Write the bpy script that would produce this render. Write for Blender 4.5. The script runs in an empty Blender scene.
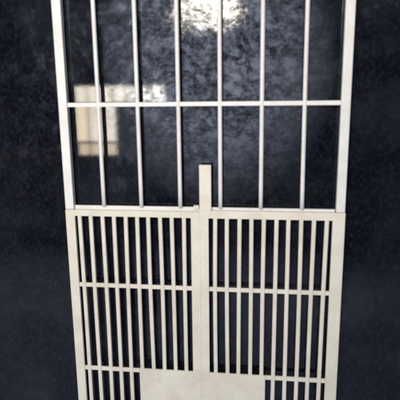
import bpy, bmesh, math, random
from mathutils import Vector, Matrix
random.seed(7)
S = bpy.context.scene
C = S.collection
R = math.radians

# ------------------------------------------------------------------ helpers
def new_mat(name):
    m = bpy.data.materials.new(name); m.use_nodes = True
    nt = m.node_tree
    return m, nt, nt.nodes['Principled BSDF']

def N(nt, typ, **kw):
    n = nt.nodes.new(typ)
    for k, v in kw.items():
        if k in n.inputs.keys(): n.inputs[k].default_value = v
        else: setattr(n, k, v)
    return n

def ramp(nt, src, stops):
    r = nt.nodes.new('ShaderNodeValToRGB')
    e = r.color_ramp.elements
    while len(e) < len(stops): e.new(.5)
    for i, (p, c) in enumerate(stops):
        e[i].position = p
        e[i].color = (c, c, c, 1) if not isinstance(c, tuple) else (*c, 1)
    nt.links.new(src, r.inputs[0])
    return r.outputs[0]

def math_node(nt, op, a, b):
    n = nt.nodes.new('ShaderNodeMath'); n.operation = op
    for i, v in enumerate((a, b)):
        if isinstance(v, (int, float)): n.inputs[i].default_value = v
        else: nt.links.new(v, n.inputs[i])
    return n.outputs[0]

# ---------------------------------------------------------------- materials
def paint(name, base, worn, seed):
    m, nt, b = new_mat(name)
    tc = N(nt, 'ShaderNodeTexCoord')
    mp = N(nt, 'ShaderNodeMapping'); mp.inputs['Location'].default_value = (seed, seed*2, 0)
    geo = N(nt, 'ShaderNodeNewGeometry')
    nt.links.new(geo.outputs['Position'], mp.inputs[0])
    n1 = N(nt, 'ShaderNodeTexNoise', Scale=9.0, Detail=6.0, Roughness=.62)
    n2 = N(nt, 'ShaderNodeTexNoise', Scale=150.0, Detail=4.0, Roughness=.6)
    n3 = N(nt, 'ShaderNodeTexNoise', Scale=420.0, Detail=2.0)
    for n in (n1, n2, n3): nt.links.new(mp.outputs[0], n.inputs['Vector'])
    mix = N(nt, 'ShaderNodeMix', data_type='RGBA')
    nt.links.new(ramp(nt, n1.outputs[0], [(.40, 0.), (.62, 1.)]), mix.inputs[0])
    mix.inputs[6].default_value = (*base, 1); mix.inputs[7].default_value = (*worn, 1)
    mix2 = N(nt, 'ShaderNodeMix', data_type='RGBA')
    spk = ramp(nt, n2.outputs[0], [(.58, 0.), (.72, .55)])
    nt.links.new(spk, mix2.inputs[0]); nt.links.new(mix.outputs[2], mix2.inputs[6])
    mix2.inputs[7].default_value = (worn[0]*.62, worn[1]*.56, worn[2]*.48, 1)
    nt.links.new(mix2.outputs[2], b.inputs['Base Color'])
    b.inputs['Roughness'].default_value = .42
    b.inputs['Specular IOR Level'].default_value = .4
    bp = N(nt, 'ShaderNodeBump', Strength=.35, Distance=.0012)
    nt.links.new(math_node(nt, 'ADD', n2.outputs[0], math_node(nt, 'MULTIPLY', n3.outputs[0], .5)), bp.inputs['Height'])
    nt.links.new(bp.outputs[0], b.inputs['Normal'])
    return m

M_UP = paint('white_gate_paint', (.66, .655, .645), (.60, .585, .555), 0.0)
M_LEAF = paint('cream_gate_paint', (.64, .61, .53), (.575, .535, .45), 3.1)

def wall_material():
    m, nt, b = new_mat('dark_glazed_stone')
    geo = N(nt, 'ShaderNodeNewGeometry')
    P = geo.outputs['Position']
    big = N(nt, 'ShaderNodeTexNoise', Scale=7.0, Detail=5.0, Roughness=.6, Distortion=.3)
    mid = N(nt, 'ShaderNodeTexNoise', Scale=26.0, Detail=9.0, Roughness=.74, Distortion=.25)
    vein = N(nt, 'ShaderNodeTexNoise', Scale=8.5, Detail=8.0, Roughness=.66, Distortion=.5)
    nt.links.new(P, vein.inputs['Vector'])
    fine = N(nt, 'ShaderNodeTexNoise', Scale=120.0, Detail=5.0, Roughness=.7)
    mp = N(nt, 'ShaderNodeMapping'); mp.inputs['Rotation'].default_value = (0, R(35), 0)
    mp.inputs['Scale'].default_value = (1, 1, .7)
    nt.links.new(P, mp.inputs[0])
    streak = N(nt, 'ShaderNodeTexNoise', Scale=60.0, Detail=5.0, Roughness=.65, Distortion=.3)
    nt.links.new(mp.outputs[0], streak.inputs['Vector'])
    for n in (big, mid, fine): nt.links.new(P, n.inputs['Vector'])
    va = math_node(nt, 'ABSOLUTE', math_node(nt, 'SUBTRACT', vein.outputs[0], .5), 0)
    vdull = ramp(nt, va, [(.0, .0), (.035, .30), (.10, 1.)])
    # base colour: near-black blue stone with paler veins and grains of its own
    col = N(nt, 'ShaderNodeMix', data_type='RGBA')
    nt.links.new(ramp(nt, streak.outputs[0], [(.48, 0.), (.78, 1.)]), col.inputs[0])
    col.inputs[6].default_value = (.0028, .0032, .0048, 1); col.inputs[7].default_value = (.013, .0155, .028, 1)
    grit = N(nt, 'ShaderNodeMix', data_type='RGBA')
    nt.links.new(ramp(nt, fine.outputs[0], [(.66, 0.), (.74, 1.)]), grit.inputs[0])
    nt.links.new(col.outputs[2], grit.inputs[6]); grit.inputs[7].default_value = (.075, .08, .10, 1)
    smn = N(nt, 'ShaderNodeTexNoise', Scale=3.2, Detail=6.0, Roughness=.6)
    nt.links.new(P, smn.inputs['Vector'])
    dust = N(nt, 'ShaderNodeMix', data_type='RGBA')
    nt.links.new(ramp(nt, smn.outputs[0], [(.42, 0.), (.85, .8)]), dust.inputs[0])
    nt.links.new(grit.outputs[2], dust.inputs[6]); dust.inputs[7].default_value = (.021, .024, .031, 1)
    nt.links.new(dust.outputs[2], b.inputs['Base Color'])
    # dull (dirty) and shiny patches
    d = math_node(nt, 'ADD', math_node(nt, 'MULTIPLY', mid.outputs[0], .6), math_node(nt, 'MULTIPLY', big.outputs[0], .4))
    shiny = math_node(nt, 'MULTIPLY', ramp(nt, d, [(.42, .03), (.50, .30), (.60, 1.0)]), vdull)
    nt.links.new(ramp(nt, mid.outputs[0], [(.35, .30), (.65, .16)]), b.inputs['Roughness'])
    b.inputs['Specular Tint'].default_value = (.66, .74, 1.0, 1)
    h = math_node(nt, 'ADD', math_node(nt, 'MULTIPLY', mid.outputs[0], 1.0),
                  math_node(nt, 'ADD', math_node(nt, 'MULTIPLY', fine.outputs[0], .30), math_node(nt, 'MULTIPLY', streak.outputs[0], .55)))
    # a rough-hewn area of the stone with a ragged outline; the rest is dressed smoother
    def hewn(cx, cz, rx, rz, lo, hi):
        mq = N(nt, 'ShaderNodeMapping'); mq.vector_type = 'TEXTURE'
        mq.inputs['Location'].default_value = (cx, WY, cz); mq.inputs['Scale'].default_value = (rx, 1, rz)
        nt.links.new(P, mq.inputs[0])
        ln = N(nt, 'ShaderNodeVectorMath', operation='LENGTH'); nt.links.new(mq.outputs[0], ln.inputs[0])
        e = math_node(nt, 'ADD', ln.outputs['Value'], math_node(nt, 'MULTIPLY', big.outputs[0], .9))
        return ramp(nt, math_node(nt, 'MULTIPLY', e, .5), [(lo/2, 1.), (hi/2, 0.)])
    hw = hewn(-.03, ZR+.75, .60, .82, .72, 1.14)
    nt.links.new(math_node(nt, 'MULTIPLY', shiny, math_node(nt, 'ADD', math_node(nt, 'MULTIPLY', hw, .80), .20)), b.inputs['Specular IOR Level'])  # sheen falloff put into the gloss: shine cut outside the patch, sides stay dark
    hc = hewn(-.0, ZR+.78, .40, .22, .55, 1.0)
    h0 = h
    h = math_node(nt, 'MULTIPLY', h0, math_node(nt, 'ADD', math_node(nt, 'MULTIPLY', hw, .65), .40))
    bp = N(nt, 'ShaderNodeBump', Strength=1.0, Distance=BUMP)
    nt.links.new(h, bp.inputs['Height']); nt.links.new(bp.outputs[0], b.inputs['Normal'])
    # clear glaze over it
    scr = N(nt, 'ShaderNodeTexNoise', Scale=70.0, Detail=8.0, Roughness=.80, Distortion=.15)
    ms = N(nt, 'ShaderNodeMapping'); ms.inputs['Rotation'].default_value = (0, R(-28), 0); ms.inputs['Scale'].default_value = (.55, 1, 1)
    nt.links.new(P, ms.inputs[0]); nt.links.new(ms.outputs[0], scr.inputs['Vector'])
    cw = math_node(nt, 'ADD', math_node(nt, 'MULTIPLY', mid.outputs[0], .30), math_node(nt, 'MULTIPLY', scr.outputs[0], .70))
    hq = hewn(.07, ZR+.68, .62, .86, .80, 1.36)     # where the glaze is worn through in patches
    worn = ramp(nt, math_node(nt, 'MULTIPLY', cw, math_node(nt, 'ADD', math_node(nt, 'MULTIPLY', vdull, .17), .83)), [(.37, .06), (.44, .42), (.53, 1.0)])
    cmix = N(nt, 'ShaderNodeMix', data_type='FLOAT')
    nt.links.new(hq, cmix.inputs[0]); cmix.inputs[2].default_value = .62; nt.links.new(worn, cmix.inputs[3])
    nt.links.new(cmix.outputs[0], b.inputs['Coat Weight'])
    b.inputs['Coat Roughness'].default_value = .025
    b.inputs['Coat IOR'].default_value = 1.5
    bc = N(nt, 'ShaderNodeBump', Strength=1.0, Distance=COATBUMP)
    nt.links.new(math_node(nt, 'MULTIPLY', h0, math_node(nt, 'ADD', math_node(nt, 'MULTIPLY', hc, CHIP), 1.)), bc.inputs['Height']); nt.links.new(bc.outputs[0], b.inputs['Coat Normal'])
    return m
BUMP, COATBUMP, CHIP = .0036, .00004, 11.
ZR, WY = 1.25, .032   # height at which the fixed grille meets the leaves; face of the wall behind the gate
M_WALL = wall_material()

def ground_material():
    m, nt, b = new_mat('grey_concrete')
    n = N(nt, 'ShaderNodeTexNoise', Scale=5.0, Detail=8.0, Roughness=.65)
    geo = N(nt, 'ShaderNodeNewGeometry'); nt.links.new(geo.outputs['Position'], n.inputs['Vector'])
    nt.links.new(ramp(nt, n.outputs[0], [(.3, (.37, .45, .66)), (.7, (.50, .60, .82))]), b.inputs['Base Color'])
    b.inputs['Roughness'].default_value = .85
    return m
M_GROUND = ground_material()

# ------------------------------------------------------------ mesh builders
def link(name, bm, mat, parent=None, smooth=False):
    me = bpy.data.meshes.new(name); bm.normal_update(); bm.to_mesh(me); bm.free()
    me.materials.append(mat)
    if smooth:
        for p in me.polygons: p.use_smooth = True
    o = bpy.data.objects.new(name, me); C.objects.link(o)
    if parent: o.parent = parent
    return o

def box_bm(x0, x1, y0, y1, z0, z1, bev=.0018, sag=0.0):
    bm = bmesh.new()
    bmesh.ops.create_cube(bm, size=1)
    for v in bm.verts:
        v.co = Vector(((x0+x1)/2 + v.co.x*(x1-x0), (y0+y1)/2 + v.co.y*(y1-y0), (z0+z1)/2 + v.co.z*(z1-z0)))
    if bev:
        bmesh.ops.bevel(bm, geom=bm.edges[:], offset=bev, segments=2, profile=.6, affect='EDGES')
    return bm

def bar_bm(x, y, z0, z1, w, d, lean=0.0, bow=0.0, n=8, round_=False):
    """upright bar, hand-welded: leans and bows by a few millimetres"""
    bm = bmesh.new()
    if round_:
        sec = [(math.cos(a)*w/2, math.sin(a)*d/2) for a in [2*math.pi*k/14 for k in range(14)]]
    else:
        c = .0022; a, b = w/2, d/2
        sec = [(a-c, -b), (a, -b+c), (a, b-c), (a-c, b), (-a+c, b), (-a, b-c), (-a, -b+c), (-a+c, -b)]
    rings = []
    for i in range(n+1):
        t = i/n
        dx = lean*(t-.5) + bow*math.sin(math.pi*t)
        rings.append([bm.verts.new((x+dx+p, y+q, z0+(z1-z0)*t)) for p, q in sec])
    k = len(sec)
    for i in range(n):
        for j in range(k):
            bm.faces.new((rings[i][j], rings[i][(j+1) % k], rings[i+1][(j+1) % k], rings[i+1][j]))
    bm.faces.new(rings[0][::-1]); bm.faces.new(rings[-1])
    bmesh.ops.recalc_face_normals(bm, faces=bm.faces[:])
    return bm

def thing(name, label, cat, loc, group=None):
    o = bpy.data.objects.new(name, None); C.objects.link(o)
    o.location = loc; o['label'] = label; o['category'] = cat
    if group: o['group'] = group
    o.empty_display_size = .1
    return o

# ------------------------------------------------------------- the setting
g = bmesh.new()
bmesh.ops.create_grid(g, x_segments=2, y_segments=2, size=30)
go = link('ground', g, M_GROUND); go['kind'] = 'structure'
w = box_bm(-5, 5, WY, WY+.25, 0.004, 3.6, bev=.01)
wo = link('stone_wall', w, M_WALL)
wo['label'] = 'dark mottled glossy blue-black wall standing behind the white gate'; wo['category'] = 'wall'

# ----------------------------------------------------- fixed grille (above)
TOP = 1.30
gr = thing('fixed_grille', 'upper white grille of six widely spaced upright bars fixed above the gate leaves', 'grille', (0, 0, ZR))
def P(root, name, bm, mat, smooth=False): return link(name, bm, mat, root, smooth)
P(gr, 'stile', box_bm(-.595, -.5575, -.016, .013, -.0175, TOP, .003), M_UP)
P(gr, 'stile', box_bm(.5615, .5975, -.016, .013, -.0120, TOP, .003), M_UP)
P(gr, 'bottom_rail', box_bm(-.558, .559, .001, .013, -.030, -.003), M_UP)
P(gr, 'cross_rail', box_bm(-.5605, .5615, -.0075, .0045, .4215, .4395, .002), M_UP)
P(gr, 'cross_rail', box_bm(-.5605, .5615, -.0075, .0045, .876, .894, .002), M_UP)
P(gr, 'top_rail', box_bm(-.558, .559, -.014, .011, TOP-.04, TOP-.001, .003), M_UP)
for x in (-.4245, -.2565, -.0868, .0832, .2525, .4228):
    P(gr, 'bar', bar_bm(x, -.002, -.006, TOP-.039, .0175, .0155, random.uniform(-.004, .004), random.uniform(-.002, .002), n=14, round_=True), M_UP, smooth=True)

# ------------------------------------------------------------ the two leaves
BOT = -1.205
def leaf(name, label, x0, x1, s0, s1, top, bars, plate, plate_edge, inner_side):
    t = thing(name, label, 'gate', ((x0+x1)/2, 0, BOT+ZR), 'gate leaves')
    ox, oz = (x0+x1)/2, BOT
    def Q(nm, bm, smooth=False):
        bmesh.ops.translate(bm, verts=bm.verts[:], vec=(-ox, 0, -oz))
        return link(nm, bm, M_LEAF, t, smooth)
    rail_low = -.0475
    Q('stile', box_bm(x0, s0, -.016, 0, BOT, top, .0025 if inner_side > 0 else .0003))
    Q('stile', box_bm(s1, x1, -.0162, -.0002, BOT, top, .0003 if inner_side > 0 else .0025))
    Q('top_rail', box_bm(s0-.001, s1+.001, -.0155, -.0005, rail_low, top-.0003, .002))
    Q('cross_rail', box_bm(s0-.001, s1+.001, -.0105, -.0025, -.3785, -.3595, .0018))
    pz = plate[2]
    if inner_side > 0:   # panel towards the right stile
        Q('cross_rail', box_bm(s0-.001, plate[0]+.001, -.0105, -.0025, -.7945, -.7745, .0018))
    else:
        Q('cross_rail', box_bm(plate[1]-.001, s1+.001, -.0105, -.0025, -.7945, -.7745, .0018))
    Q('bottom_rail', box_bm(s0-.001, s1+.001, -.0155, -.0005, BOT, BOT+.04, .002))
    Q('sheet_panel', box_bm(plate[0], plate[1], -.0158, -.0085, BOT+.039, pz, .0006))
    for x in bars:
        low = pz-.004 if plate[0] < x < plate[1] else BOT+.039
        Q('bar', bar_bm(x, -.0065, low, rail_low+.001, .0172, .0135, random.uniform(-.004, .004), random.uniform(-.0025, .0025)))
    return t, Q
LB = [-.5352 + i*.05145 for i in range(10)]
RB = [.0630 + i*.05140 for i in range(10)]
tl, QL = leaf('gate_leaf', 'left cream gate leaf of close upright bars without a latch post on top', -.597, -.0025, -.5555, -.041, -.0195, LB, (-.292, -.040, -.771), 0, 1)
tr, QR = leaf('gate_leaf', 'right cream gate leaf carrying the short square latch post at its inner top corner', -.0022, .600, .0345, .5495, -.0135, RB, (.0335, .2855, -.772), 0, -1)
# latch post standing on the right leaf's inner stile, with a small lug beside it
post = QR('latch_post', box_bm(-.003, .047, -.0168, .0006, -.016, .181, .0016))
QR('latch_lug', box_bm(-.029, -.0065, -.0135, -.001, -.0095, .0075, .0015))
QR('stop_flange', box_bm(-.014, .004, .0006, .0036, BOT+.02, -.04, .0008))

# ------------------------------------------------------------------- camera
cam = bpy.data.cameras.new('camera'); co = bpy.data.objects.new('camera', cam); C.objects.link(co)
co.location = (.2528, -2.0551, ZR+.4794)
f, ya, pi_, ro = 498.446, .123536, -.214115, -.0113843
co.matrix_world = Matrix.Translation(co.location) @ Matrix.Rotation(ya, 4, 'Z') @ Matrix.Rotation(math.pi/2+pi_, 4, 'X') @ Matrix.Rotation(ro, 4, 'Z')
cam.sensor_width = 36; cam.lens = 36*f/400
cam.clip_start = .05; cam.clip_end = 200
cam.dof.use_dof = True; cam.dof.focus_distance = 3.2; cam.dof.aperture_fstop = 2.3
S.camera = co

# -------------------------------------------------------------------- light
# a lamp, a lit window and added fill lamps on the far side of the yard: they light the gate and mirror in the glossy wall
LY = -3.3
def lamp(name, x0, x1, z0, z1, rad, col, y=LY, shape='RECTANGLE'):
    L = bpy.data.lights.new(name, 'AREA'); L.shape = shape
    L.size = x1-x0; L.size_y = z1-z0
    A = (x1-x0)*(z1-z0)*(math.pi/4 if shape == 'ELLIPSE' else 1)
    L.energy = rad*A*math.pi
    L.color = col
    o = bpy.data.objects.new(name, L); C.objects.link(o)
    o.location = ((x0+x1)/2, y, (z0+z1)/2)
    o.rotation_euler = (R(90), 0, 0)      # faces +y, towards the gate
    return o
# the bright lamp high on the far side
lamp('yard_lamp', -.585, -.005, 2.43, 3.0, 108, (1.0, .93, .80))
# added nested lamps, no real source, for the wall's sheen; brighter towards the top
for k in range(16):
    q = k/15
    lamp('sheen_fill', -1.55+.65*q, 1.0-.75*q, .45+1.25*q, 3.5-.3*q, .38, (.72, .80, 1.0), LY-.02-.01*k, 'ELLIPSE')
for k in range(6):  # added lamps that widen the glow around the lamp's reflection
    q = k/5
    lamp('glare_fill', -1.15+.45*q, .50-.45*q, 1.75+.5*q, 3.5-.3*q, .70, (.95, .94, 1.0), LY-.2-.01*k, 'ELLIPSE')
# lit window: a long upper row of panes and a taller block of panes under its left end
px = -1.788
for k in range(7):
    wd = .136
    lamp('window_pane', px, px+wd-.008, 1.622, 1.80, (32, 33, 33, 34, 33, 36, 50)[k], (1.0, .91, .76) if k < 4 else (1.0, .96, .90), LY+.02)
    px += wd+.008
for k in range(3):
    a = -1.800+k*.158
    lamp('window_pane', a, a+.138, 1.20, 1.605, 31, ((1.0, .84, .60), (1.0, .91, .77), (1.0, .90, .80))[k], LY+.02)
    lamp('window_pane', a+(.02 if k == 0 else 0), a+.138, 1.05, 1.175, 22, (1.0, .85, .62), LY+.02)

w_ = bpy.data.worlds.new('World'); S.world = w_; w_.use_nodes = True
bg = w_.node_tree.nodes['Background']
bg.inputs[0].default_value = (.55, .68, 1.0, 1); bg.inputs[1].default_value = .025

S.view_settings.view_transform = 'Standard'; S.view_settings.look = 'None'
S.view_settings.exposure = 0; S.view_settings.gamma = 1
S.render.film_transparent = False
S.cycles.max_bounces = 6
S.render.filter_size = 2.0
